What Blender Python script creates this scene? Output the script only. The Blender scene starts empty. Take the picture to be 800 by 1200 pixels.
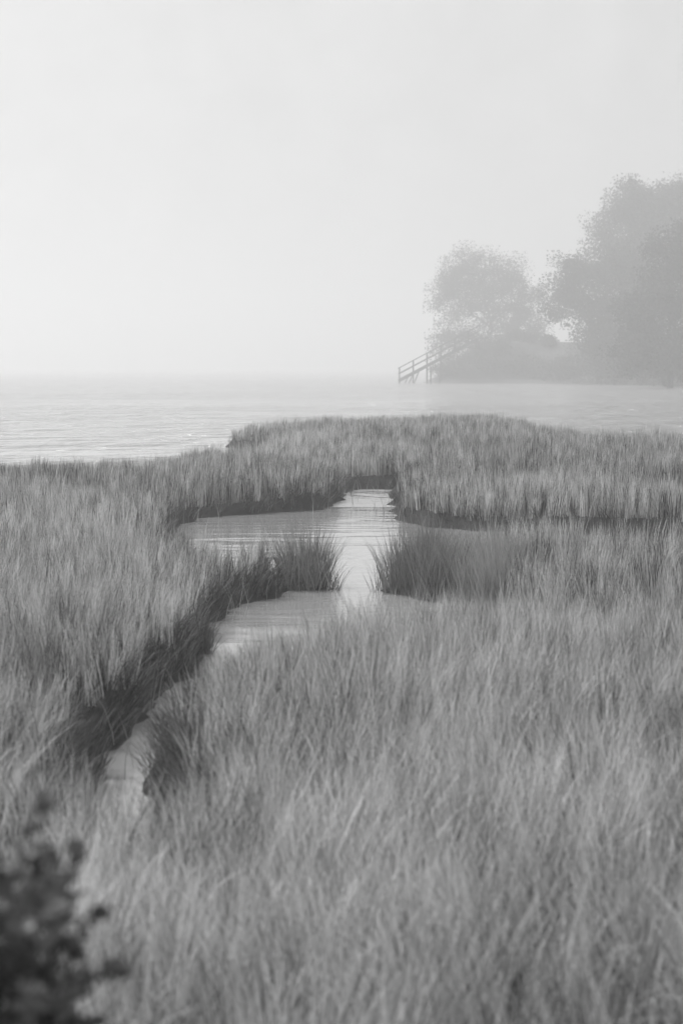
import bpy, math, random
import numpy as np
from mathutils import Vector, Matrix

R = math.radians
rng = np.random.default_rng(7)
random.seed(7)
scene = bpy.context.scene
COL = scene.collection

# ------------------------------------------------------------------ camera
CAM_H = 1.9
cam_data = bpy.data.cameras.new("camera")
cam = bpy.data.objects.new("camera", cam_data)
COL.objects.link(cam)
cam.location = (0, 0, CAM_H)
cam.rotation_euler = (R(90 - 4.168), 0, 0)
cam_data.sensor_width = 36
cam_data.lens = 70
cam_data.clip_start = 0.1
cam_data.clip_end = 6000
cam_data.dof.use_dof = True
cam_data.dof.focus_distance = 25
cam_data.dof.aperture_fstop = 3.8
scene.camera = cam

# ------------------------------------------------------------------ sky, sun, exposure
SUN_EL, SUN_AZ = 50, -50          # degrees; azimuth from +Y, negative = towards -X
world = bpy.data.worlds.new("World")
scene.world = world
world.use_nodes = True
nt = world.node_tree
nt.nodes.clear()
wo = nt.nodes.new("ShaderNodeOutputWorld")
bg = nt.nodes.new("ShaderNodeBackground")
sky = nt.nodes.new("ShaderNodeTexSky")
sky.sky_type = 'NISHITA'
sky.sun_disc = False
sky.sun_elevation = R(SUN_EL)
sky.sun_rotation = R(SUN_AZ)
sky.air_density = 1.0
sky.dust_density = 4.0
sky.ozone_density = 1.0
bw = nt.nodes.new("ShaderNodeRGBToBW")
mixw = nt.nodes.new("ShaderNodeMix")
mixw.data_type = 'FLOAT'
mixw.inputs[0].default_value = 0.90      # fog deck: mostly even
mixw.inputs[3].default_value = 2.4
nt.links.new(sky.outputs[0], bw.inputs[0])
nt.links.new(bw.outputs[0], mixw.inputs[2])
wn = nt.nodes.new("ShaderNodeTexNoise")
wn.inputs["Scale"].default_value = 26
wn.inputs["Detail"].default_value = 7
wn.inputs["Roughness"].default_value = 0.6
wr = nt.nodes.new("ShaderNodeMapRange")
wr.inputs["From Min"].default_value = 0.25
wr.inputs["From Max"].default_value = 0.75
wr.inputs["To Min"].default_value = 0.93
wr.inputs["To Max"].default_value = 1.07
wtc = nt.nodes.new("ShaderNodeTexCoord")
nt.links.new(wtc.outputs["Generated"], wn.inputs["Vector"])
nt.links.new(wn.outputs[0], wr.inputs[0])
wmul = nt.nodes.new("ShaderNodeMath"); wmul.operation = 'MULTIPLY'
nt.links.new(mixw.outputs[0], wmul.inputs[0]); nt.links.new(wr.outputs[0], wmul.inputs[1])
nt.links.new(wmul.outputs[0], bg.inputs[0])
bg.inputs[1].default_value = 0.10
nt.links.new(bg.outputs[0], wo.inputs[0])

sun_data = bpy.data.lights.new("sun", 'SUN')
sun_data.energy = 1.5
sun_data.angle = R(14)
sun_data.color = (1.0, 1.0, 1.0)
sun = bpy.data.objects.new("sun", sun_data)
COL.objects.link(sun)
sd_dir = Vector((math.sin(R(SUN_AZ)) * math.cos(R(SUN_EL)), math.cos(R(SUN_AZ)) * math.cos(R(SUN_EL)), math.sin(R(SUN_EL))))
sun.rotation_euler = sd_dir.to_track_quat('Z', 'Y').to_euler()

vs = scene.view_settings
vs.view_transform = 'Standard'
vs.look = 'None'
vs.exposure = 1.38
vs.gamma = 1.0
vs.use_curve_mapping = False
cy = scene.cycles
cy.max_bounces = 6
cy.diffuse_bounces = 1
cy.glossy_bounces = 3
cy.transmission_bounces = 2
cy.volume_bounces = 1
cy.use_denoising = True
cy.caustics_reflective = False

HAZE_DENSITY = 0.0040
HAZE_ANISO = 0.5

# ------------------------------------------------------------------ helpers
def tag(o, label=None, cat=None, group=None, kind=None):
    if label: o["label"] = label
    if cat: o["category"] = cat
    if group: o["group"] = group
    if kind: o["kind"] = kind
    return o

def empty(name, loc, rz=0):
    o = bpy.data.objects.new(name, None)
    o.empty_display_size = 0.3
    COL.objects.link(o)
    o.location = loc
    o.rotation_euler = (0, 0, rz)
    return o

def link(name, me, mat, parent=None):
    if mat is not None and not me.materials:
        me.materials.append(mat)
    o = bpy.data.objects.new(name, me)
    COL.objects.link(o)
    if parent is not None:
        o.parent = parent
    return o

def raw_mesh(name, verts, loops, sizes, tone=None, smooth=False):
    verts = np.asarray(verts, np.float32).reshape(-1, 3)
    loops = np.asarray(loops, np.int32).ravel()
    sizes = np.asarray(sizes, np.int32).ravel()
    me = bpy.data.meshes.new(name)
    me.vertices.add(len(verts))
    me.vertices.foreach_set("co", verts.ravel())
    me.loops.add(len(loops))
    me.loops.foreach_set("vertex_index", loops)
    me.polygons.add(len(sizes))
    starts = np.concatenate(([0], np.cumsum(sizes)[:-1])).astype(np.int32)
    me.polygons.foreach_set("loop_start", starts)
    try:
        me.polygons.foreach_set("loop_total", sizes)
    except Exception:
        pass
    if smooth:
        me.polygons.foreach_set("use_smooth", np.ones(len(sizes), bool))
    if tone is not None:
        a = me.attributes.new("tone", 'FLOAT', 'POINT')
        a.data.foreach_set("value", np.asarray(tone, np.float32))
    me.update(calc_edges=True)
    return me

class NoiseField:
    """smooth 2-D value noise in -1..1"""
    def __init__(self, seed, cell):
        self.g = np.random.default_rng(seed).uniform(-1, 1, (256, 256))
        self.c = cell
    def __call__(self, x, y):
        u, v = np.asarray(x) / self.c + 1000.3, np.asarray(y) / self.c + 1000.7
        i, j = np.floor(u).astype(int), np.floor(v).astype(int)
        fu, fv = u - i, v - j
        fu, fv = fu * fu * (3 - 2 * fu), fv * fv * (3 - 2 * fv)
        g = lambda a, b: self.g[a % 256, b % 256]
        return (g(i, j) * (1 - fu) + g(i + 1, j) * fu) * (1 - fv) + (g(i, j + 1) * (1 - fu) + g(i + 1, j + 1) * fu) * fv

def smooth01(t):
    t = np.clip(t, 0, 1)
    return t * t * (3 - 2 * t)

def signed_dist(poly, x, y):
    """distance to a closed polygon, positive inside"""
    P = np.asarray(poly, float)
    x = np.asarray(x, float); y = np.asarray(y, float)
    d2 = np.full(x.shape, 1e18)
    inside = np.zeros(x.shape, bool)
    n = len(P)
    for k in range(n):
        ax, ay = P[k]; bx, by = P[(k + 1) % n]
        ex, ey = bx - ax, by - ay
        t = np.clip(((x - ax) * ex + (y - ay) * ey) / (ex * ex + ey * ey + 1e-12), 0, 1)
        d2 = np.minimum(d2, (x - ax - t * ex) ** 2 + (y - ay - t * ey) ** 2)
        c = (ay > y) != (by > y)
        if ey != 0:
            inside ^= c & (x < ex * (y - ay) / ey + ax)
    d = np.sqrt(d2)
    return np.where(inside, d, -d)

# ------------------------------------------------------------------ materials (procedural, greys: a black-and-white picture)
def new_mat(name):
    m = bpy.data.materials.new(name)
    m.use_nodes = True
    t = m.node_tree
    t.nodes.clear()
    out = t.nodes.new("ShaderNodeOutputMaterial")
    return m, t, out

def leaf_mat(name, lo, hi, trans=0.35, gloss=0.0, rough=0.45):
    m, t, out = new_mat(name)
    at = t.nodes.new("ShaderNodeAttribute"); at.attribute_name = "tone"
    mr = t.nodes.new("ShaderNodeMapRange")
    mr.inputs["To Min"].default_value = lo
    mr.inputs["To Max"].default_value = hi
    t.links.new(at.outputs["Fac"], mr.inputs["Value"])
    d = t.nodes.new("ShaderNodeBsdfDiffuse")
    tr = t.nodes.new("ShaderNodeBsdfTranslucent")
    t.links.new(mr.outputs[0], d.inputs[0]); t.links.new(mr.outputs[0], tr.inputs[0])
    mx = t.nodes.new("ShaderNodeMixShader"); mx.inputs[0].default_value = trans
    t.links.new(d.outputs[0], mx.inputs[1]); t.links.new(tr.outputs[0], mx.inputs[2])
    last = mx.outputs[0]
    if gloss > 0:
        g = t.nodes.new("ShaderNodeBsdfGlossy"); g.inputs["Roughness"].default_value = rough
        g.inputs[0].default_value = (.8, .8, .8, 1)
        mg = t.nodes.new("ShaderNodeMixShader"); mg.inputs[0].default_value = gloss
        t.links.new(last, mg.inputs[1]); t.links.new(g.outputs[0], mg.inputs[2])
        last = mg.outputs[0]
    t.links.new(last, out.inputs[0])
    return m

def rough_mat(name, lo, hi, scale, rough=0.9, bump=0.3, stretch=(1, 1, 1), spec=0.2):
    m, t, out = new_mat(name)
    tc = t.nodes.new("ShaderNodeTexCoord")
    mp = t.nodes.new("ShaderNodeMapping"); mp.inputs["Scale"].default_value = stretch
    t.links.new(tc.outputs["Object"], mp.inputs[0])
    n = t.nodes.new("ShaderNodeTexNoise"); n.inputs["Scale"].default_value = scale
    n.inputs["Detail"].default_value = 8; n.inputs["Roughness"].default_value = 0.65
    t.links.new(mp.outputs[0], n.inputs["Vector"])
    cr = t.nodes.new("ShaderNodeMapRange")
    cr.inputs["From Min"].default_value = 0.3; cr.inputs["From Max"].default_value = 0.7
    cr.inputs["To Min"].default_value = lo; cr.inputs["To Max"].default_value = hi
    t.links.new(n.outputs[0], cr.inputs[0])
    b = t.nodes.new("ShaderNodeBsdfPrincipled")
    b.inputs["Roughness"].default_value = rough
    b.inputs["Specular IOR Level"].default_value = spec
    t.links.new(cr.outputs[0], b.inputs["Base Color"])
    bp = t.nodes.new("ShaderNodeBump"); bp.inputs["Strength"].default_value = bump
    bp.inputs["Distance"].default_value = 0.03
    t.links.new(n.outputs[0], bp.inputs["Height"]); t.links.new(bp.outputs[0], b.inputs["Normal"])
    t.links.new(b.outputs[0], out.inputs[0])
    return m

M_GRASS = leaf_mat("marsh_grass_blades", 0.03, 0.90, trans=0.14, gloss=0.015)
M_TUSSOCK = leaf_mat("green_cordgrass_blades", 0.03, 0.46, trans=0.15, gloss=0.015)
M_LEAF = leaf_mat("tree_leaves", 0.03, 0.12, trans=0.3)
M_SHRUB = leaf_mat("shrub_leaves", 0.04, 0.15, trans=0.3)
M_DUNE = leaf_mat("pale_beach_grass", 0.08, 0.26, trans=0.3)
M_BUSH = leaf_mat("glossy_bush_leaves", 0.05, 0.34, trans=0.22, gloss=0.03, rough=0.35)
M_BARK = rough_mat("bark", 0.05, 0.12, 6, stretch=(1, 1, 0.3))
M_TWIG = rough_mat("twig_bark", 0.04, 0.09, 40)
M_WOOD = rough_mat("weathered_timber", 0.05, 0.11, 4, stretch=(0.4, 2, 2))
M_MUD = rough_mat("marsh_mud", 0.015, 0.045, 5, rough=0.9, bump=0.8, spec=0.1)
M_BLUFF = rough_mat("bluff_soil", 0.05, 0.12, 0.8)
def add_sand(m):
    """pale sand on the beach, below the foot of the bluff"""
    t = m.node_tree
    b = [n for n in t.nodes if n.type == 'BSDF_PRINCIPLED'][0]
    soil = b.inputs["Base Color"].links[0].from_socket
    nz = [n for n in t.nodes if n.type == 'TEX_NOISE'][0]
    tc = [n for n in t.nodes if n.type == 'TEX_COORD'][0]
    sp = t.nodes.new("ShaderNodeSeparateXYZ"); t.links.new(tc.outputs["Object"], sp.inputs[0])
    ad = t.nodes.new("ShaderNodeMath"); ad.operation = 'MULTIPLY_ADD'; ad.inputs[1].default_value = 0.6
    t.links.new(nz.outputs[0], ad.inputs[0]); t.links.new(sp.outputs[2], ad.inputs[2])
    mr = t.nodes.new("ShaderNodeMapRange")
    for k, q in zip(("From Min", "From Max", "To Min", "To Max"), (0.6, 0.8, 1.0, 0.0)): mr.inputs[k].default_value = q
    t.links.new(ad.outputs[0], mr.inputs[0])
    mx = t.nodes.new("ShaderNodeMix"); mx.data_type = 'FLOAT'
    t.links.new(mr.outputs[0], mx.inputs[0]); t.links.new(soil, mx.inputs[2]); mx.inputs[3].default_value = 0.11
    t.links.new(mx.outputs[0], b.inputs["Base Color"])
add_sand(M_BLUFF)

def water_mat():
    m, t, out = new_mat("fog_lit_water")
    tc = t.nodes.new("ShaderNodeTexCoord")
    b = t.nodes.new("ShaderNodeBsdfPrincipled")
    b.inputs["Base Color"].default_value = (.30, .30, .30, 1)      # silty tidal water
    b.inputs["IOR"].default_value = 1.36
    def noise(scale, sx, sy, rot, detail=3, dist=0.4):
        mp = t.nodes.new("ShaderNodeMapping")
        mp.inputs["Scale"].default_value = (sx, sy, 1)
        mp.inputs["Rotation"].default_value = (0, 0, R(rot))
        t.links.new(tc.outputs["Object"], mp.inputs[0])
        n = t.nodes.new("ShaderNodeTexNoise")
        n.inputs["Scale"].default_value = scale
        n.inputs["Detail"].default_value = detail
        n.inputs["Roughness"].default_value = 0.55
        n.inputs["Distortion"].default_value = dist
        t.links.new(mp.outputs[0], n.inputs["Vector"])
        return n.outputs[0]
    def math_(op, a, b_, c=None):
        n = t.nodes.new("ShaderNodeMath"); n.operation = op
        for k, v in enumerate((a, b_, c)):
            if v is None: continue
            if isinstance(v, (int, float)): n.inputs[k].default_value = v
            else: t.links.new(v, n.inputs[k])
        return n.outputs[0]
    def ramp(v, f0, f1, t0, t1):
        n = t.nodes.new("ShaderNodeMapRange")
        for k, q in zip(("From Min", "From Max", "To Min", "To Max"), (f0, f1, t0, t1)): n.inputs[k].default_value = q
        t.links.new(v, n.inputs[0]); return n.outputs[0]
    sep = t.nodes.new("ShaderNodeSeparateXYZ"); t.links.new(tc.outputs["Object"], sep.inputs[0])
    yy = sep.outputs[1]
    calm = noise(1.6, 0.5, 1.5, 6, 2, 0.6)            # slow wrinkles of the creek, wavelength about 0.4 m
    chop = noise(1.0, 0.9, 1.0, -5, 4)               # bay ripples
    swell = noise(1.0, 0.38, 0.33, 7, 4, 0.8)              # longer bay waves that still read far out
    gust = ramp(noise(1.0, .02, .05, 0, 4), .3, .7, .35, 1.35)
    bay = math_('MULTIPLY', ramp(yy, 27, 38, 0, 1), gust)
    h = math_('MULTIPLY', calm, ramp(yy, 8, 24, 0.002, 0.014))
    h = math_('MULTIPLY_ADD', math_('MULTIPLY', chop, bay), 0.7, h)
    h = math_('MULTIPLY_ADD', math_('MULTIPLY', swell, bay), 1.6, h)
    bp = t.nodes.new("ShaderNodeBump")
    bp.inputs["Strength"].default_value = 1.0
    bp.inputs["Distance"].default_value = 1.0
    t.links.new(h, bp.inputs["Height"])
    t.links.new(bp.outputs[0], b.inputs["Normal"])
    t.links.new(ramp(yy, 28, 170, 0.05, 0.18), b.inputs["Roughness"])   # wavelets too small to see open up the gloss of the bay
    t.links.new(b.outputs[0], out.inputs[0])
    return m
M_WATER = water_mat()

# ------------------------------------------------------------------ marsh layout (metres; camera stands at the origin, looks along +Y)
SHORE = [(-14, 2.0), (-14, 26.1), (-8.55, 28.0), (-5.35, 28.8), (-3.86, 29.1), (-3.22, 29.6), (-2.96, 31.9), (-2.27, 33.5), (-1.74, 35.3),
         (-1.48, 38.3), (-1.66, 43.1), (-1.95, 45.8), (-2.62, 46.8), (-2.74, 47.8), (-2.13, 49.3), (-1.01, 51.3), (0.68, 53.9), (2.16, 55.9),
         (3.53, 57.0), (4.43, 55.7), (4.97, 52.5), (4.9, 46.2), (5.41, 42.6), (6.93, 40.6), (9, 38.8), (16, 35.9), (16, 2.0),
         (6, -3), (-6, -3)]
CREEK = [(-0.74, 6.9), (-0.90, 7.0), (-1.04, 7.5), (-1.14, 8.4), (-1.14, 9.5), (-1.04, 10.5), (-1.0, 11.6), (-0.88, 12.8), (-0.97, 13.6),
         (-0.95, 14.6), (-0.88, 15.5), (-0.6, 16.4), (-0.43, 17.1), (-0.64, 17.3), (-1.2, 17.4), (-1.5, 18.4), (-1.8, 20.9), (-1.98, 23.4),
         (-1.8, 25.0), (-1.61, 25.1), (-1.15, 25.7), (-0.79, 26.1), (-0.28, 26.5), (-0.02, 27.9), (0.02, 30.3), (0.26, 31.0), (0.72, 30.9),
         (0.76, 28.6), (0.67, 26.2), (0.73, 24.4), (1.04, 23.6), (1.4, 23.3), (1.95, 22.7), (2.91, 22.5), (3.8, 22.2), (9, 21.3),
         (9, 17.5), (4.1, 17.1), (2.35, 17.6), (1.6, 18.2), (1.24, 19.0), (1.03, 18.2), (1.08, 17.1), (1.18, 15.8), (1.13, 14.9),
         (1.03, 14.2), (0.87, 13.3), (0.41, 13.0), (-0.18, 12.2), (-0.72, 10.7), (-0.85, 9.8), (-0.85, 9.0), (-0.77, 8.6), (-0.78, 8.2), (-0.73, 7.6)]
nz1, nz2, nz3, nz4 = NoiseField(1, 0.45), NoiseField(2, 1.6), NoiseField(3, 4.0), NoiseField(4, 0.18)

def land(x, y):
    """signed distance to the waterline, positive on the marsh"""
    d = np.minimum(signed_dist(SHORE, x, y), -signed_dist(CREEK, x, y))
    return d + 0.09 * nz1(x, y) + 0.03 * nz4(x, y)

def ground_z(x, y, d):
    z = np.where(d > 0, (0.16 + 0.07 * nz2(x * 1.7, y * 1.7)) * smooth01(d / 0.15), -0.45 * smooth01(-d / 0.5))
    z = z + np.where(d > 0.05, 0.035 * nz2(x, y) + 0.02 * nz1(x, y), 0.0) * smooth01(d / 0.3)
    return z + 0.30 * smooth01((4.2 - y) / 3.0) * (d > 0)

# marsh floor: one sheet of mud and peat under the grass, dipping below the water in the creek
def marsh_floor():
    xs = np.concatenate((np.arange(-16, -5, 0.4), np.arange(-5, 5, 0.1), np.arange(5, 18.01, 0.4)))
    ys = np.concatenate((np.arange(-5, 6, 0.3), np.arange(6, 31, 0.1), np.arange(31, 62.01, 0.25)))
    X, Y = np.meshgrid(xs, ys)
    Z = ground_z(X, Y, land(X, Y))
    V = np.stack((X, Y, Z), -1).reshape(-1, 3)
    nx, ny = len(xs), len(ys)
    i = (np.arange(ny - 1)[:, None] * nx + np.arange(nx - 1)[None, :]).ravel()
    F = np.stack((i, i + 1, i + 1 + nx, i + nx), -1)
    me = raw_mesh("marsh_ground", V, F, np.full(len(F), 4), smooth=True)
    tag(link("marsh_ground", me, M_MUD), "dark wet mud and peat of the marsh under the grass", kind="structure")
marsh_floor()

W = 1500
wm = raw_mesh("water", [(-W, -200, 0), (W, -200, 0), (W, 2 * W, 0), (-W, 2 * W, 0)], [0, 1, 2, 3], [4])
tag(link("water", wm, M_WATER), "pale rippled bay water fading into fog, with the calm tidal creek", kind="structure")

# ------------------------------------------------------------------ grass
def blades(root, length, width, az, tilt, curve, tone, seg=3, twist=None):
    """curved tapering ribbons; returns verts, loops, sizes, tone per vertex"""
    n = len(root)
    dirx, diry = np.cos(az), np.sin(az)
    tw = rng.uniform(0, 2 * np.pi, n) if twist is None else twist
    wx, wy = np.cos(tw), np.sin(tw)
    pts = [root]
    p = root.copy()
    ang = tilt.copy()
    step = length / seg
    for s in range(seg):
        a = tilt + curve * ((s + 0.5) / seg) ** 1.6
        a = np.minimum(a, 2.1)
        p = p + np.stack((np.sin(a) * dirx, np.sin(a) * diry, np.cos(a)), -1) * step[:, None]
        pts.append(p)
    prof = np.linspace(1, 0, seg + 1) ** 0.6
    V = np.zeros((n, 2 * seg + 1, 3), np.float32)
    side = np.stack((wx, wy, np.zeros(n)), -1) * (width * 0.5)[:, None]
    for s in range(seg):
        V[:, 2 * s] = pts[s] - side * prof[s]
        V[:, 2 * s + 1] = pts[s] + side * prof[s]
    V[:, 2 * seg] = pts[seg]
    lp = []
    for s in range(seg - 1):
        lp += [2 * s, 2 * s + 1, 2 * s + 3, 2 * s + 2]
    lp += [2 * seg - 2, 2 * seg - 1, 2 * seg]
    k = 2 * seg + 1
    L = (np.arange(n)[:, None] * k + np.array(lp)[None, :]).ravel()
    S = np.tile(np.array([4] * (seg - 1) + [3]), n)
    return V.reshape(-1, 3), L, S, np.repeat(tone, k)

def join(chunks):
    vs, ls, ss, ts, off = [], [], [], [], 0
    for v, l, s, t in chunks:
        vs.append(v); ls.append(l + off); ss.append(s); ts.append(t); off += len(v)
    return np.concatenate(vs), np.concatenate(ls), np.concatenate(ss), np.concatenate(ts)

lean_a, lean_b, hgt_n, tone_n, tone_f, hole_n, hole_b = (NoiseField(11, 0.7), NoiseField(12, 0.7), NoiseField(13, 0.8), NoiseField(14, 2.2),
                                                         NoiseField(15, 0.35), NoiseField(16, 0.28), NoiseField(17, 0.75))

def scatter(y0, y1, dens, wide, half):
    """random points in the band y0..y1, a little wider than what the camera sees"""
    a = (y1 - y0) * 2 * half
    n = int(a * dens * 0.95)
    m = max(1, n // 9)
    cy_ = rng.uniform(y0, y1, m); cx_ = rng.uniform(-half, half, m)
    k = np.abs(cx_) < 0.172 * cy_ * wide + 0.9
    cx_, cy_ = cx_[k], cy_[k]; m = len(cx_)
    c = np.repeat(np.arange(m), 9)               # nine blades to a plant
    sp = 0.007 + 0.0007 * cy_[c]
    x = cx_[c] + rng.normal(size=len(c)) * sp; y = cy_[c] + rng.normal(size=len(c)) * sp
    plant = rng.normal(size=(m, 4))[c]           # what the blades of a plant share: lean, tone, height
    return x, y, plant

def grow(x, y, plant, scale=1.0, wmul=1.0, seg=3, len0=0.52, droop=1.0, tall=False):
    d = land(x, y)
    keep = d > 0.09 + 0.07 * hole_b(x * 2, y * 2) + 0.09 * rng.random(len(x))
    h = hole_n(x, y) * 0.6 + hole_b(x, y) * 0.5
    near = smooth01((13 - y) / 5.0)
    keep &= ~((h > 0.50) & (rng.random(len(x)) < 0.6 * near + 0.3))
    x, y, d, plant = x[keep], y[keep], d[keep], plant[keep]
    wild = 1 + 0.95 * smooth01((11.0 - y) / 6.0)
    n = len(x)
    z = ground_z(x, y, d) - 0.01
    L = len0 * (1 + 0.20 * hgt_n(x, y) + 0.08 * rng.normal(size=n) + 0.07 * plant[:, 3]) * scale * (0.62 + 0.38 * smooth01(d / 0.6)) * (1 - 0.35 * smooth01((hole_n(x, y) * 0.6 + hole_b(x, y) * 0.5 - 0.25) / 0.3))
    # prevailing sweep of the wind plus local swirls; blades on the bank lean out over the water
    e = 0.06
    gx = (land(x + e, y) - land(x - e, y)); gy = (land(x, y + e) - land(x, y - e))
    gl = np.hypot(gx, gy) + 1e-6
    bank = np.exp(-np.maximum(d, 0) / 0.16)
    lx = 0.08 + (0.10 + 0.14 * wild) * lean_a(x, y) - 0.30 * bank * gx / gl + wild * (0.20 * rng.normal(size=n) + 0.36 * plant[:, 0])
    ly = -0.05 + (0.10 + 0.14 * wild) * lean_b(x, y) - 0.30 * bank * gy / gl + wild * (0.20 * rng.normal(size=n) + 0.36 * plant[:, 1])
    az = np.arctan2(ly, lx)
    m = np.clip(np.hypot(lx, ly), 0, 2.2)
    tilt = (0.04 + 0.15 * m) * droop
    curve = (0.06 + 0.62 * m * rng.uniform(0.2, 1.4, n)) * droop
    tone = 0.52 + 0.15 * tone_n(x, y) + 0.18 * tone_f(x, y) + 0.20 * rng.normal(size=n) + 0.34 * plant[:, 2]
    tone += (plant[:, 3] > 1.4) * 0.3 - 0.10 * smooth01((y - 17) / 8)   # greener, darker cordgrass out by the bay
    tone -= 0.24 * np.exp(-np.maximum(d, 0) / 0.20)                     # shade of the creek banks, painted into the blade tone
    wd = (0.0046 + 0.0028 * rng.random(n)) * wmul
    return blades(np.stack((x, y, z), -1), L, wd, az, tilt, curve, np.clip(tone, 0, 1.0), seg)

def sward(bands, side):
    ch = []
    for (y0, y1, dens, wide, wm_, seg, l0, dr) in bands:
        x, y, pl = scatter(y0, y1, dens, wide, 0.172 * y1 * wide + 0.9)
        k = side(x, y)
        ch.append(grow(x[k], y[k], pl[k], wmul=wm_, seg=seg, len0=l0, droop=dr))
        # tall straight seed stems standing above the rest
        m = rng.random(len(x)) < 0.012
        m &= k
        ch.append(grow(x[m], y[m], pl[m], scale=1.22, wmul=wm_ * 0.8, seg=seg, len0=l0, droop=0.35))
        # short blades hanging over the cut bank
        x, y, pl = scatter(y0, y1, dens * 1.0, wide, 0.172 * y1 * wide + 0.9)
        d = land(x, y)
        k = side(x, y) & (d > 0.02) & (d < 0.2)
        x, y, d, pl = x[k], y[k], d[k], pl[k]
        n = len(x)
        if n:
            e = 0.06
            gx, gy = land(x + e, y) - land(x - e, y), land(x, y + e) - land(x, y - e)
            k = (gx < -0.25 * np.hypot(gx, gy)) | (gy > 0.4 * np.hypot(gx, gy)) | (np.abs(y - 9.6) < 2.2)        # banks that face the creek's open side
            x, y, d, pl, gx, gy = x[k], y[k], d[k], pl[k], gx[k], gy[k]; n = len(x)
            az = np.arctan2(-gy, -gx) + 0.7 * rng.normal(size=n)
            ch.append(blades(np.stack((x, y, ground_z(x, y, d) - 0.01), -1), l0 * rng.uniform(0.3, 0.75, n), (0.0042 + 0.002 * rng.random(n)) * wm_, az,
                             rng.uniform(0.15, 0.6, n), rng.uniform(0.5, 1.6, n), np.clip(0.07 + 0.10 * rng.normal(size=n) + 0.1 * pl[:, 2], 0, 1), seg))  # near-black tone paints the bank's shade into the hanging blades
        # stray stems standing in the shallows
        x, y, pl = scatter(y0, y1, 40, wide, 0.172 * y1 * wide + 0.9)
        x, y = x + 0.08 * pl[:, 0] + 0.1 * rng.normal(size=len(x)), y + 0.1 * rng.normal(size=len(x))
        d = land(x, y)
        k = side(x, y) & (d > -0.3) & (d < 0.0) & (y < 31) & (rng.random(len(x)) < np.exp(d / 0.12))
        x, y, n = x[k], y[k], int(k.sum())
        if n:
            ch.append(blades(np.stack((x, y, np.full(n, -0.05)), -1), rng.uniform(0.2, 0.45, n), 0.005 * wm_ * np.ones(n), rng.uniform(0, 6.28, n),
                             rng.uniform(0.02, 0.3, n), rng.uniform(0.05, 0.9, n), np.clip(0.3 + 0.2 * rng.normal(size=n), 0, 1), seg))
    return join(ch)

# bands: y0, y1, blades per m2, widening, blade width factor, segments, length, droop
NEAR = [(2.6, 5.0, 2500, 1.35, 0.85, 4, 0.46, 1.15), (5.0, 8.5, 2500, 1.3, 0.85, 4, 0.44, 1.05), (8.5, 13.0, 2100, 1.25, 0.9, 3, 0.41, 0.95),
        (13.0, 18.5, 1500, 1.2, 1.05, 3, 0.40, 0.85)]
MID = [(18.5, 24.0, 1050, 1.2, 1.25, 3, 0.41, 0.7), (24.0, 31.0, 850, 1.2, 1.45, 3, 0.42, 0.6), (31.0, 40.0, 560, 1.15, 1.7, 3, 0.43, 0.55),
       (40.0, 58.0, 380, 1.15, 2.1, 3, 0.45, 0.5)]
def creek_x(y):
    return np.interp(y, [0, 7.0, 10, 12, 15, 17, 18.5, 24, 29, 60], [-0.3, -0.55, -0.85, -0.5, 0.1, 0.15, 0.1, 0.3, 0.35, 0.35])
def left_side(x, y): return x < creek_x(y)
def right_side(x, y): return ~left_side(x, y)
POOL_Y = lambda x: np.where(x < 0.35, np.interp(x, [-14, -2.4, -1.0, 0.3], [20.6, 20.6, 20.5, 20.0]), np.interp(x, [0.35, 1.2, 3, 14], [20, 19.9, 19.2, 18.7]))
def near_part(x, y): return y < POOL_Y(x)

for lab, bands, side in (
        ("long pale marsh grass on the near bank left of the creek", NEAR + MID[:1], lambda x, y: left_side(x, y) & near_part(x, y)),
        ("wide sward of pale marsh grass filling the near bank right of the creek", NEAR + MID[:1], lambda x, y: right_side(x, y) & near_part(x, y)),
        ("marsh grass behind the pool running out to the bay on the left", MID, lambda x, y: (x < creek_x(y)) & ~near_part(x, y) & (y < 32 + 0 * x)),
        ("marsh grass behind the pool reaching the far point into the bay", MID, lambda x, y: ((x >= creek_x(y)) | (y >= 32)) & ~near_part(x, y))):
    v, l, s, t = sward(bands, side)
    tag(link("marsh_grass", raw_mesh("marsh_grass", v, l, s, t), M_GRASS), lab, "grass", kind="stuff")

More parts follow.
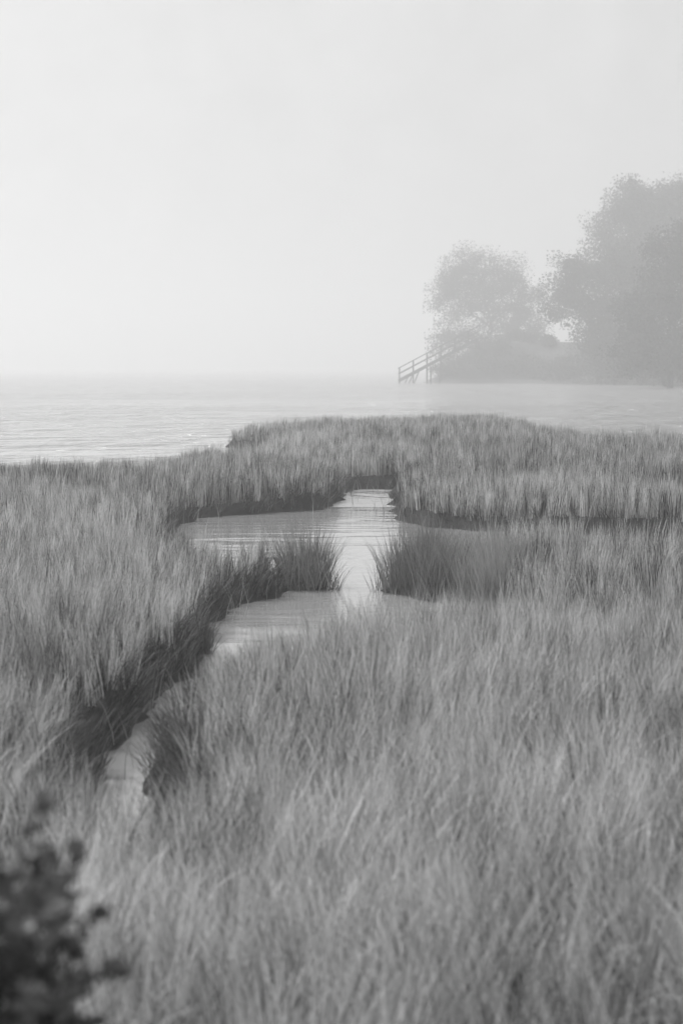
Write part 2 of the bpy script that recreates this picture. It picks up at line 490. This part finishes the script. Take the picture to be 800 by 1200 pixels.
# separate clumps standing in or at the edge of the creek
def tussock(cx, cy, rx, ry, n, length, label, spread=0.5, tone0=0.5, zb=0.05):
    m = max(12, n // 14)                          # separate plants, each with its own lean and height
    c = rng.integers(0, m, n)
    r = np.clip(np.sqrt(rng.random(m))[c] + 0.10 * rng.normal(size=n), 0, 1.08); a = rng.uniform(0, 2 * np.pi, m)[c] + 0.12 * rng.normal(size=n)
    pl = rng.normal(size=(m, 4))[c]
    wob = 1 + 0.18 * np.sin(3 * a + cx * 7) + 0.12 * np.sin(5 * a + cy)
    x, y = r * np.cos(a) * rx * wob, r * np.sin(a) * ry * wob
    z = np.full(n, -0.03) + zb * np.sqrt(np.maximum(0, 1 - r * r))
    az = np.arctan2(y / ry + 0.5 * pl[:, 0], x / rx + 0.5 * pl[:, 1]) + rng.normal(size=n) * 1.2
    L = length * (1 - 0.30 * r + 0.13 * rng.normal(size=n) + 0.16 * pl[:, 2])
    tilt = 0.04 + spread * (0.15 + 0.5 * r) * rng.uniform(0.2, 1.3, n)
    curve = spread * (0.2 + 0.9 * r) * rng.uniform(0.0, 1.5, n)
    tone = np.clip(tone0 + 0.16 * rng.normal(size=n) + 0.16 * pl[:, 3], 0, 1.1)
    ch = blades(np.stack((x, y, z), -1), np.maximum(L, .12), 0.005 + 0.0025 * rng.random(n), az, tilt, curve, tone, 4)
    root = empty("grass_tussock", (cx, cy, 0))
    tag(root, label, "grass tussock", "grass clumps along the creek")
    b = link("blade_clump", raw_mesh("blade_clump", *ch), M_TUSSOCK, root)
    b["kind"] = "stuff"
    # the raised mud the clump roots in
    k = 24
    th = np.linspace(0, 2 * np.pi, k, endpoint=False)
    wb = 1 + 0.18 * np.sin(3 * th + cx * 7) + 0.12 * np.sin(5 * th + cy)
    rings = [(1.12, -0.25), (1.0, -0.01), (0.75, 0.4 * zb), (0.4, 0.75 * zb)]
    V = [(math.cos(t) * rx * w * q, math.sin(t) * ry * w * q, zz) for q, zz in rings for t, w in zip(th, wb)] + [(0, 0, 0.85 * zb)]
    F, S = [], []
    for ri in range(3):
        for j in range(k):
            F += [ri * k + j, ri * k + (j + 1) % k, (ri + 1) * k + (j + 1) % k, (ri + 1) * k + j]; S.append(4)
    for j in range(k):
        F += [3 * k + j, 3 * k + (j + 1) % k, 4 * k]; S.append(3)
    link("root_mound", raw_mesh("root_mound", V, F, S, smooth=True), M_MUD, root)

tussock(-0.32, 17.2, 0.27, 0.38, 1200, 0.48, "spiky dark grass clump jutting into the creek below the pool's left arm", 0.5, 0.45)
tussock(0.74, 16.85, 0.36, 0.7, 2600, 0.54, "broad rounded grass clump at the right of the pool mouth", 0.42, 0.5)
tussock(1.30, 16.5, 0.34, 0.75, 3000, 0.50, "paler grass clump adjoining the broad clump at the pool mouth", 0.35, 1.0)
tussock(-0.66, 8.6, 0.14, 0.2, 700, 0.40, "drooping grass clump overhanging the near end of the creek", 0.75, 0.40)
tussock(-1.0, 13.1, 0.13, 0.2, 380, 0.36, "small dark grass clump on the mud of the left creek bank", 0.6, 0.30)

# ------------------------------------------------------------------ tubes for trunks, limbs, rails
def tube(pts, radii, k=7):
    pts = [Vector(p) for p in pts]
    V, F, S = [], [], []
    for i, p in enumerate(pts):
        d = (pts[min(i + 1, len(pts) - 1)] - pts[max(i - 1, 0)]).normalized()
        u = d.orthogonal().normalized(); w = d.cross(u)
        for j in range(k):
            a = 2 * math.pi * j / k
            V.append(p + (u * math.cos(a) + w * math.sin(a)) * radii[i])
    for i in range(len(pts) - 1):
        for j in range(k):
            F += [i * k + j, i * k + (j + 1) % k, (i + 1) * k + (j + 1) % k, (i + 1) * k + j]; S.append(4)
    F += [(len(pts) - 1) * k + j for j in range(k)]; S.append(k)
    return np.array([tuple(v) for v in V]), np.array(F), np.array(S), np.zeros(len(V))

def crooked(a, b, n, wob):
    a, b = Vector(a), Vector(b)
    L = (b - a).length
    out = []
    for i in range(n + 1):
        t = i / n
        p = a.lerp(b, t)
        if 0 < i < n:
            p += Vector((random.gauss(0, 1), random.gauss(0, 1), random.gauss(0, .6))) * wob * L
        out.append(p)
    return out

def leaf_quads(cent, size, tone):
    """small randomly turned diamond leaves around given points"""
    n = len(cent)
    u = rng.normal(size=(n, 3)); u /= np.linalg.norm(u, axis=1)[:, None]
    v = rng.normal(size=(n, 3)); v -= u * (u * v).sum(1)[:, None]; v /= np.linalg.norm(v, axis=1)[:, None]
    s = size * rng.uniform(0.6, 1.3, n)
    u *= s[:, None]; v *= (s * 0.6)[:, None]
    V = np.stack((cent - u, cent - v * 0.9 + u * 0.1, cent + u, cent + v * 0.9 + u * 0.1), 1).reshape(-1, 3)
    L = np.arange(4 * n)
    return V, L, np.full(n, 4), np.repeat(tone, 4)

def crown_points(lobes, clumps, per, rad, flat=0.75):
    """clump centres towards the outside of each lobe, leaves gathered round them"""
    vol = np.array([l[3] * l[4] * l[5] for l in lobes]) ** 0.72
    vol /= vol.sum()
    cs, tones = [], []
    for l, f in zip(lobes, vol):
        m = max(6, int(clumps * f))
        q = rng.normal(size=(m, 3)); q /= np.linalg.norm(q, axis=1)[:, None]
        rr = rng.uniform(0.25, 1.0, m) ** 0.5 * (1 + 0.10 * np.clip(rng.normal(size=m), -2, 1.3))
        cs.append(np.array(l[:3]) + q * rr[:, None] * np.array(l[3:6]))
        tones.append(rng.uniform(0.25, 0.8, m))
    cs = np.concatenate(cs); tones = np.concatenate(tones)
    out, to = [], []
    for c, tn in zip(cs, tones):
        m = int(per * rng.uniform(0.4, 1.5))
        g = np.clip(rng.normal(size=(m, 3)), -1.5, 1.5) * rad * rng.uniform(0.6, 1.35) * np.array([1, 1, flat])
        out.append(c + g); to.append(np.clip(tn + 0.15 * rng.normal(size=m), 0, 1))
    return np.concatenate(out), np.concatenate(to), cs

def tree(loc, lobes, label, clumps=230, per=70, rad=0.5, leaf=0.14, trunk_r=0.28, group="trees on the bluff", lean=(0, 0), name="broadleaf_tree"):
    """lobes: (x, y, z, rx, ry, rz) of the crown's masses, relative to the foot"""
    root = empty(name, loc)
    tag(root, label, "tree", group)
    low = min(l[2] - l[5] for l in lobes)
    top = max(l[2] for l in lobes)
    fork = Vector((lean[0], lean[1], max(1.0, low + 0.6)))
    c = sum((Vector(l[:3]) for l in lobes), Vector()) / len(lobes)
    apex = Vector((c.x, c.y, top))
    p1 = crooked((0, 0, -0.4), fork, 3, 0.04) + crooked(fork, apex, 4, 0.05)[1:]
    nn = len(p1)
    tk = link("trunk", raw_mesh("trunk", *tube(p1, [trunk_r * (1 - 0.9 * i / (nn - 1)) * (1.35 if i == 0 else 1) for i in range(nn)], 8), smooth=True), M_BARK, root)
    pts, to, cs = crown_points(lobes, clumps, per, rad)
    for l in lobes:
        lc = Vector(l[:3])
        start = fork.lerp(apex, min(0.7, max(0.0, (lc.z - fork.z) / max(0.5, apex.z - fork.z) * 0.6)))
        path = crooked(start, lc, 4, 0.07)
        ch = [tube(path, [trunk_r * 0.5 * (1 - 0.75 * i / 4) for i in range(5)], 6)]
        dd = np.linalg.norm(cs - np.array(l[:3]), axis=1)
        for k in np.argsort(dd)[:: max(1, len(cs) // 60)][:16]:
            if dd[k] > 1.3 * max(l[3:6]): continue
            q = crooked(path[random.choice((2, 3, 4))], Vector(cs[k]), 3, 0.1)
            ch.append(tube(q, [trunk_r * r for r in (0.16, 0.12, 0.08, 0.03)], 4))
        link("limb", raw_mesh("limb", *join(ch), smooth=True), M_BARK, root)
    link("crown", raw_mesh("crown", *leaf_quads(pts, leaf, to)), M_LEAF, root)
    return root

# ------------------------------------------------------------------ far shore: bluff and beach
FS = 1.42
BLUFF = [(6.9, 166), (8.0, 164.4), (10, 163.6), (13, 163.2), (15.3, 160), (16.8, 154), (18.3, 147), (19.8, 138), (22.5, 127), (28, 114), (40, 104), (60, 98),
         (110, 90), (110, 280), (40, 280), (14, 210), (9.5, 185), (7.0, 172)]
bz1, bz2 = NoiseField(31, 3.0), NoiseField(32, 9.0)
def bluff_z(x, y):
    x, y = np.asarray(x) / FS, np.asarray(y) / FS
    d = signed_dist(BLUFF, x, y) + 0.5 * bz1(x, y)
    wide = 1.2 + 3.5 * smooth01((x - 13) / 5)
    z = np.where(d > 0, 0.35 * smooth01(d / wide) + 2.9 * smooth01((d - wide * 0.7) / 4.5), -1.0 * smooth01(-d / 3))
    return FS * z + FS * np.where(d > 2, 0.25 * bz1(x, y) + 0.5 * bz2(x, y), 0) * smooth01((d - 2) / 4)
def bz(x, y): return float(bluff_z(np.array([x]), np.array([y]))[0])
def far_land():
    xs = FS * np.concatenate((np.arange(3, 34, 0.5), np.arange(34, 112, 2.0)))
    ys = FS * np.concatenate((np.arange(86, 120, 1.5), np.arange(120, 180, 0.6), np.arange(180, 284, 3.0)))
    X, Y = np.meshgrid(xs, ys)
    V = np.stack((X, Y, bluff_z(X, Y)), -1).reshape(-1, 3)
    nx, ny = len(xs), len(ys)
    i = (np.arange(ny - 1)[:, None] * nx + np.arange(nx - 1)[None, :]).ravel()
    F = np.stack((i, i + 1, i + 1 + nx, i + nx), -1)
    tag(link("bluff_terrain", raw_mesh("bluff_terrain", V, F, np.full(len(F), 4), smooth=True), M_BLUFF),
        "low wooded bluff with a narrow beach across the water", kind="structure")
far_land()

# trees: x, y of the foot, then the crown's masses
def T(x, y, lobes, label, **kw):
    x, y = x * FS, y * FS
    kw = dict(dict(clumps=230, rad=0.5, leaf=0.14, trunk_r=0.28), **kw)
    for k in ("rad", "leaf", "trunk_r"): kw[k] *= FS
    kw["leaf"] *= 0.8; kw["per"] = int(kw.get("per", 70) * 1.3)
    return tree((x, y, bz(x, y)), [tuple(q * FS for q in l) for l in lobes], label, **kw)

T(13.8, 188, [tuple(1.25 * q for q in l) for l in [(-3.1, .2, 1.0, 1.6, 1.4, 1.1), (3.5, 0, .9, 1.7, 1.5, 1.1), (-1.4, .3, 7.0, 2.0, 1.8, 1.3), (1.2, 0, 6.2, 1.8, 1.7, 1.5), (3.2, .2, 4.2, 1.6, 1.6, 1.4), (-3.6, .2, 5.2, 1.3, 1.3, 1.2), (-0.8, 0, 5.6, 2.7, 2.4, 2.0), (-2.6, .3, 3.9, 1.9, 1.8, 1.4), (1.3, -.3, 4.6, 2.4, 2.2, 1.8), (3.0, 0, 2.7, 1.5, 1.6, 1.3), (-2.2, 0, 6.3, 1.3, 1.3, 1.0), (-3.4, .2, 1.8, .9, 1.0, .6),
              (0.3, .5, 2.9, 1.9, 1.7, 1.0), (2.2, -.4, 1.4, 2.0, 1.6, 1.2), (-1.6, .4, 1.6, 1.8, 1.6, 1.0)]],
  "round spreading tree beside the head of the stairs, pale in fog", clumps=560, per=80, rad=0.50, leaf=0.11, trunk_r=0.24)
T(19.5, 151, [(5.0, 0, 4.5, 2.4, 2.2, 2.4), (-2.0, 0, 8.6, 1.6, 1.6, 1.2), (1.5, 0, 9.2, 2.0, 1.8, 1.4), (3.4, 0, 7.4, 2.0, 1.8, 2.0), (-.3, 0, 7.0, 2.6, 2.4, 2.3), (-2.6, 0, 5.9, 1.7, 1.8, 1.5), (1.8, 0, 5.0, 2.6, 2.4, 2.2), (-0.2, .3, 3.2, 2.0, 2.0, 1.7), (-3.0, 0, 7.2, 1.2, 1.2, 1.0), (1.5, 0, 2.2, 2.2, 2.2, 1.6)],
  "tree with a leafy bulge leaning out over the gap in the trees", clumps=540, per=85, rad=0.46, leaf=0.12)
T(25.4, 166, [(-1.2, 0, 11.6, 2.4, 2.2, 1.8), (2.4, 0, 11.8, 2.4, 2.2, 1.5), (-3.6, 0, 7.0, 2.2, 2.0, 2.2), (0, 0, 10.8, 3.4, 3.0, 2.2), (-2.4, 0, 9.3, 2.6, 2.5, 2.0), (3.0, 0, 9.6, 3.0, 2.6, 2.4), (0, 0, 6.5, 3.6, 3.0, 2.6), (4, 0, 11.0, 2.4, 2, 1.6)],
  "tallest tree, faint in fog behind the other right-hand trees", clumps=480, per=80, rad=0.52, leaf=0.14, trunk_r=0.35)
T(20.9, 127, [tuple(1.12 * q for q in l) for l in [(0.2, 0, 8.6, 1.6, 1.6, 1.4), (-2.3, 0, 2.6, 1.4, 1.4, 1.4), (0, 0, 6.2, 2.0, 2.0, 1.9), (-1.6, 0, 4.7, 1.7, 1.7, 1.5), (1.2, 0, 7.6, 1.8, 1.8, 1.3), (2.3, 0, 5.2, 2.2, 2.0, 2.2), (-.6, -.2, 2.8, 1.8, 1.8, 1.5), (1.6, -.3, 2.4, 2.0, 1.8, 1.5)]],
  "darkest and closest tree of the wood, cut by the right edge", clumps=480, per=90, rad=0.40, leaf=0.11)
T(25.5, 128, [(0, 0, 6.6, 2.2, 2.2, 2.1), (1.8, 0, 5.0, 2.2, 2.0, 2.0), (-1.3, 0, 4.0, 1.8, 1.8, 1.8), (.5, 0, 8.2, 1.6, 1.6, 1.1), (.5, 0, 2.2, 2.2, 2.0, 1.4)],
  "leafy tree just past the right edge behind the darkest tree", clumps=320, per=75, rad=0.38, leaf=0.12)
T(33.5, 150, [(0, 0, 8.6, 3.0, 2.8, 2.6), (-2.4, 0, 6.5, 2.4, 2.2, 2.2), (2.4, 0, 6.2, 2.4, 2.2, 2.2), (0, 0, 4.0, 2.8, 2.6, 2.2)],
  "dense tree standing deeper in the wood at far right", clumps=180, per=60, rad=0.5, leaf=0.15)

# shrubs on the bluff face
def shrub(x, y, w, h, label, n=1300, mat=None, leaf=0.09, lift=0.0, name="bluff_shrub", cat="shrub", group="shrubs on the bluff"):
    x, y, w, h, leaf = x * FS, y * FS, w * FS, h * FS, leaf * 1.2
    z = bz(x, y)
    root = empty(name, (x, y, z + lift))
    tag(root, label, cat, group)
    ch = []
    for k in range(6):
        a = random.uniform(0, 6.28); q = random.uniform(.3, .8)
        ch.append(tube(crooked((0, 0, -.25), (math.cos(a) * w * q * .6, math.sin(a) * w * q * .6, h * random.uniform(.5, .85)), 3, .08), [.05, .04, .025, .012], 4))
    link("stem", raw_mesh("stem", *join(ch)), M_BARK, root)
    lobes = [(random.uniform(-.45, .45) * w, random.uniform(-.3, .3) * w, h * random.uniform(.35, .68), w * random.uniform(.35, .6), w * random.uniform(.35, .5), h * random.uniform(.25, .4)) for _ in range(5)]
    pts, to, cs = crown_points(lobes, max(14, n // 45), 45, 0.17 * (w + h) / 2 + .05)
    pts = pts[pts[:, 2] > 0.0 - 0.1]
    to = to[:len(pts)]
    link("foliage", raw_mesh("foliage", *leaf_quads(pts, leaf, to)), mat or M_SHRUB, root)

for (x, y, w, h, lab) in [
    (8.3, 166.2, 1.0, 1.3, "small shrub under the middle of the stairs"),
    (9.6, 165.6, 1.3, 1.9, "bushy shrub filling in under the upper stairs"),
    (10.9, 166.8, 1.4, 2.2, "tall shrub at the head of the stairs"),
    (12.0, 165.4, 1.2, 1.5, "low shrub on the bluff below the round tree"),
    (13.2, 166.6, 1.5, 2.0, "broad shrub below the right half of the round tree"),
    (14.4, 164.8, 1.2, 1.5, "waist-high shrub at the foot of the bluff below the gap"),
    (15.4, 165.0, 1.4, 1.5, "shrub on the bluff crest at the left of the gap"),
    (16.6, 163.2, 1.4, 1.6, "shrub on the bluff crest at the middle of the gap"),
    (17.4, 159.0, 1.5, 1.9, "thick shrub below the bright gap between the trees"),
    (18.4, 155.0, 1.6, 2.0, "thick shrub at the right end of the gap"),
    (19.4, 150.0, 1.6, 2.2, "dark shrub under the leaning tree's bulge"),
    (20.2, 145.0, 1.6, 2.2, "dark shrub low on the bluff under the leaning tree"),
    (20.9, 139.5, 1.5, 2.0, "dark shrub halfway between the leaning and darkest trees"),
    (21.6, 133.5, 1.5, 2.0, "dark shrub just left of the darkest tree's foot"),
    (23.6, 131.5, 1.5, 1.8, "dark shrub close under the darkest tree's crown"),
    (24.0, 124.5, 1.2, 1.0, "shrub at the right edge above the beach"),
    (14.9, 170.5, 0.9, 0.9, "knee-high shrub on the crest close to the round tree"),
    (16.0, 170.0, 1.2, 0.6, "lowest flat shrub on the crest in the middle of the gap"),
    (17.2, 168.5, 0.8, 0.8, "small shrub on the crest nearest the leaning tree"),
    (22.6, 123.2, 1.0, 0.8, "pale low shrub standing alone on the beach edge"),
    (18.0, 162.0, 1.1, 1.1, "rounded shrub on the crest below the leaning tree's lower leaves")]:
    shrub(x, y, w * 1.2, h * 1.1, lab, n=2400)

# pale beach grass at the foot of the wood
def beach_grass():
    n = 6500
    y = rng.uniform(116, 150, n)
    x0 = np.interp(y, [104, 114, 127, 138, 147, 154], [40, 28, 22.5, 19.8, 18.3, 16.8])
    x = x0 + 1.0 + rng.gamma(2.0, 0.9, n)
    keep = bz1(x * 2, y) > -0.35
    x, y = x[keep], y[keep]; n = len(x)
    x, y = x * FS, y * FS
    z = bluff_z(x, y)
    r = np.stack((x, y, z - .03), -1)
    m = np.hypot(rng.normal(size=n), .3)
    v = blades(r, rng.uniform(.35, .8, n), rng.uniform(.03, .06, n), rng.uniform(0, 6.28, n), .1 + .15 * m, .3 + .4 * m, rng.uniform(.2, 1, n), 3)
    tag(link("beach_grass", raw_mesh("beach_grass", *v), M_DUNE), "pale beach grass along the shore below the right-hand wood", "grass", kind="stuff")
beach_grass()

# ------------------------------------------------------------------ wooden stairs
def box_mesh(name, sx, sy, sz, b=0.012):
    import bmesh
    bm = bmesh.new()
    bmesh.ops.create_cube(bm, size=1)
    bmesh.ops.scale(bm, vec=(sx, sy, sz), verts=bm.verts)
    bmesh.ops.bevel(bm, geom=bm.edges[:], offset=min(b, sx / 3, sy / 3, sz / 3), segments=1, affect='EDGES')
    me = bpy.data.meshes.new(name); bm.to_mesh(me); bm.free()
    return me

def stairs():
    X0, Y0 = 4.75 * FS, 163.4 * FS
    root = empty("wooden_stairs", (X0, Y0, 0))
    tag(root, "weathered wooden stairs with railings climbing from the water to the bluff", "stairs")
    slope = 0.53
    run = 6.4 * FS
    ang = math.atan(slope)
    zb = 0.45                                  # height of the first nosing line
    def at(u, off): return zb + slope * u + off
    wdt = 1.15
    def beam(name, u0, u1, off, yy, th, ht):
        L = math.hypot(u1 - u0, slope * (u1 - u0))
        o = link(name, box_mesh(name, L, th, ht), M_WOOD, root)
        o.location = ((u0 + u1) / 2, yy, at((u0 + u1) / 2, off)); o.rotation_euler = (0, -ang, 0)
        return o
    tread_me = box_mesh("tread", 0.30, wdt - 0.06, 0.05); tread_me.materials.append(M_WOOD)
    post_cache = {}
    for yy in (-0.02, wdt + 0.02):
        beam("stringer", -0.1, run, -0.12, yy, 0.07, 0.36)
        beam("handrail", -0.15, run + 0.1, 1.36, yy, 0.15, 0.10)
        beam("middle_rail", -0.1, run, 0.70, yy - 0.055 if yy < 0.5 else yy + 0.055, 0.045, 0.16)
    for u in (0.0, 1.6, 3.2, 4.8, 6.4, 8.0):
        for yy in (-0.02, wdt + 0.02):
            low = -0.7 if u < 3.5 else at(u, -0.30)
            if u == 4.8: low = 0.3
            top = at(u, 1.31)
            o = link("post", box_mesh("post", 0.14, 0.12, top - low), M_WOOD, root)
            o.location = (u, yy + (0.097 if yy < 0.5 else -0.097), (top + low) / 2)
    n = 26
    for i in range(n):
        u = 0.12 + i * run / n
        o = bpy.data.objects.new("tread", tread_me); COL.objects.link(o); o.parent = root
        o.location = (u, wdt / 2, at(u, -0.02))
    for u0, u1 in ((0.35, 1.05), (0.9, 1.6), (1.5, 2.3)):           # raking struts down to the bed
        for yy in (0.2, wdt - 0.2):
            o = link("strut", raw_mesh("strut", *tube([(u0, yy, -0.5), (u1, yy, at(u1, -0.2))], [.07, .07], 6)), M_WOOD, root)
    # landing on the bluff
    o = link("landing", box_mesh("landing", 1.3, wdt + 0.1, 0.08), M_WOOD, root)
    o.location = (run + 0.6, wdt / 2, at(run, -0.05))
stairs()

def mooring_post(x, y, h, label):
    root = empty("wooden_pile", (x, y, 0))
    tag(root, label, "post", "posts at the foot of the stairs")
    link("shaft", raw_mesh("shaft", *tube([(0, 0, -.8), (.02, 0, h * .5), (0, .01, h - .06), (0, .01, h)], [.1, .1, .095, .07], 8), smooth=True), M_WOOD, root)
    link("cap", raw_mesh("cap", *tube([(0, .01, h - 0.002), (0, .01, h + .05)], [.11, .03], 8)), M_WOOD, root)
mooring_post(7.25 * FS, 162.6 * FS, 1.8, "upright wooden pile in the water right of the stair foot")
mooring_post(8.0 * FS, 162.9 * FS, 0.7, "short wooden pile stub by the waterline under the stairs")

# ------------------------------------------------------------------ dark bush beside the camera
def near_bush():
    random.seed(21)
    root = empty("leafy_bush", (-0.52, 2.35, 0.265))
    tag(root, "dark leafy bush out of focus at the bottom left corner", "bush")
    # leaf outline: a rounded small leaf, folded along its midrib
    def sprig(seed, n):
        rr = np.random.default_rng(seed)
        ch = []
        L = 0.10
        bend = rr.normal(size=2) * 0.02
        stem = [(bend[0] * t * t, bend[1] * t * t, L * t) for t in np.linspace(0, 1, 5)]
        tv = tube(stem, [.0022, .002, .0018, .0014, .001], 5)
        V, F, S, TN = [], [], [], []
        for k in range(n):
            t = 0.12 + 0.88 * k / (n - 1)
            a = k * 2.4 + rr.normal() * .3
            base = Vector((bend[0] * t * t, bend[1] * t * t, L * t))
            up = 0.5 + 0.5 * t + rr.normal() * .15
            d = Vector((math.cos(a) * math.cos(up), math.sin(a) * math.cos(up), math.sin(up))).normalized()
            sd_ = d.cross(Vector((0, 0, 1))).normalized()
            nn = sd_.cross(d)
            ln = rr.uniform(.022, .034); wd = ln * .5
            off = len(V)
            prof = [(0.0, 0.0), (.2, .7), (.5, 1.0), (.8, .72), (1.0, 0.0)]
            mid = [base + d * (.004 + ln * q) - nn * (.10 * ln * q * q) for q, _ in prof]
            for q in range(5): V.append(mid[q])
            for q in (1, 2, 3):
                V.append(mid[q] + sd_ * wd * prof[q][1] + nn * wd * .3); V.append(mid[q] - sd_ * wd * prof[q][1] + nn * wd * .3)
            for s_ in (0, 1):
                e = [5 + s_, 7 + s_, 9 + s_]
                for f in ([0, 1, e[0]], [1, 2, e[1], e[0]], [2, 3, e[2], e[1]], [3, 4, e[2]]):
                    F += [off + i for i in f]; S.append(len(f))
            TN += [float(np.clip(rr.normal(.45, .25), 0, 1))] * 11
        return tv, (np.array([tuple(v) for v in V]), np.array(F), np.array(S), np.array(TN))
    kinds = [sprig(100 + i, 11) for i in range(5)]
    mt = [raw_mesh("leafy_twig", *join(list(k))) for k in kinds]
    for m in mt: m.materials.append(M_BUSH)
    # woody stems
    tips = []
    for i in range(46):
        a = random.uniform(0, 6.28)
        # leafy mass: higher by the frame edge, falling away to the right and towards the camera
        px = random.uniform(-0.12, 0.19) if i % 4 else random.uniform(-0.45, 0.1)
        py = random.uniform(-0.26, 0.26)
        top = 0.98 + 0.25 * max(0, -px) - 1.9 * max(0, px - 0.12) - 0.15 * abs(py) + random.uniform(-.16, .03)
        tip = Vector((px, py, top))
        path = crooked((random.uniform(-.06, .06), random.uniform(-.05, .05), -0.05), tip, 5, 0.03)
        o = link("stem", raw_mesh("stem", *tube(path, [.009, .008, .0065, .005, .0035, .002], 6), smooth=True), M_TWIG, root)
        tips.append((path, o))
    c = 0
    for path, stem_ob in tips:
        for k in range(10):
            t = random.uniform(0.62, 1.0) if k else 1.0
            f = t * (len(path) - 1); i = min(int(f), len(path) - 2)
            p = path[i].lerp(path[i + 1], f - i)
            d = (path[i + 1] - path[i]).normalized() + Vector((random.gauss(0, .9), random.gauss(0, .9), random.gauss(0, .5))) * (0.3 if k == 0 else 1)
            o = bpy.data.objects.new("leafy_twig", mt[c % 5]); COL.objects.link(o); o.parent = stem_ob; c += 1
            o.location = p
            o.rotation_mode = 'QUATERNION'
            o.rotation_quaternion = d.to_track_quat('Z', 'Y')
            s = random.uniform(.75, 1.15); o.scale = (s, s, s)
near_bush()

# ------------------------------------------------------------------ fog
def haze():
    me = raw_mesh("haze", [(sx * 1700, 1400 + sy * 1900, z) for z in (-2.5, 31.0) for sx, sy in ((-1, -1), (1, -1), (1, 1), (-1, 1))],
                  [0, 3, 2, 1, 4, 5, 6, 7, 0, 1, 5, 4, 1, 2, 6, 5, 2, 3, 7, 6, 3, 0, 4, 7], [4] * 6)
    m, t, out = new_mat("fog")
    v = t.nodes.new("ShaderNodeVolumePrincipled")
    v.inputs["Color"].default_value = (.98, .98, .98, 1)
    v.inputs["Density"].default_value = HAZE_DENSITY
    v.inputs["Anisotropy"].default_value = HAZE_ANISO
    t.links.new(v.outputs[0], out.inputs["Volume"])
    tag(link("haze", me, m), "pale fog lying over the bay and the far shore", kind="stuff")
haze()
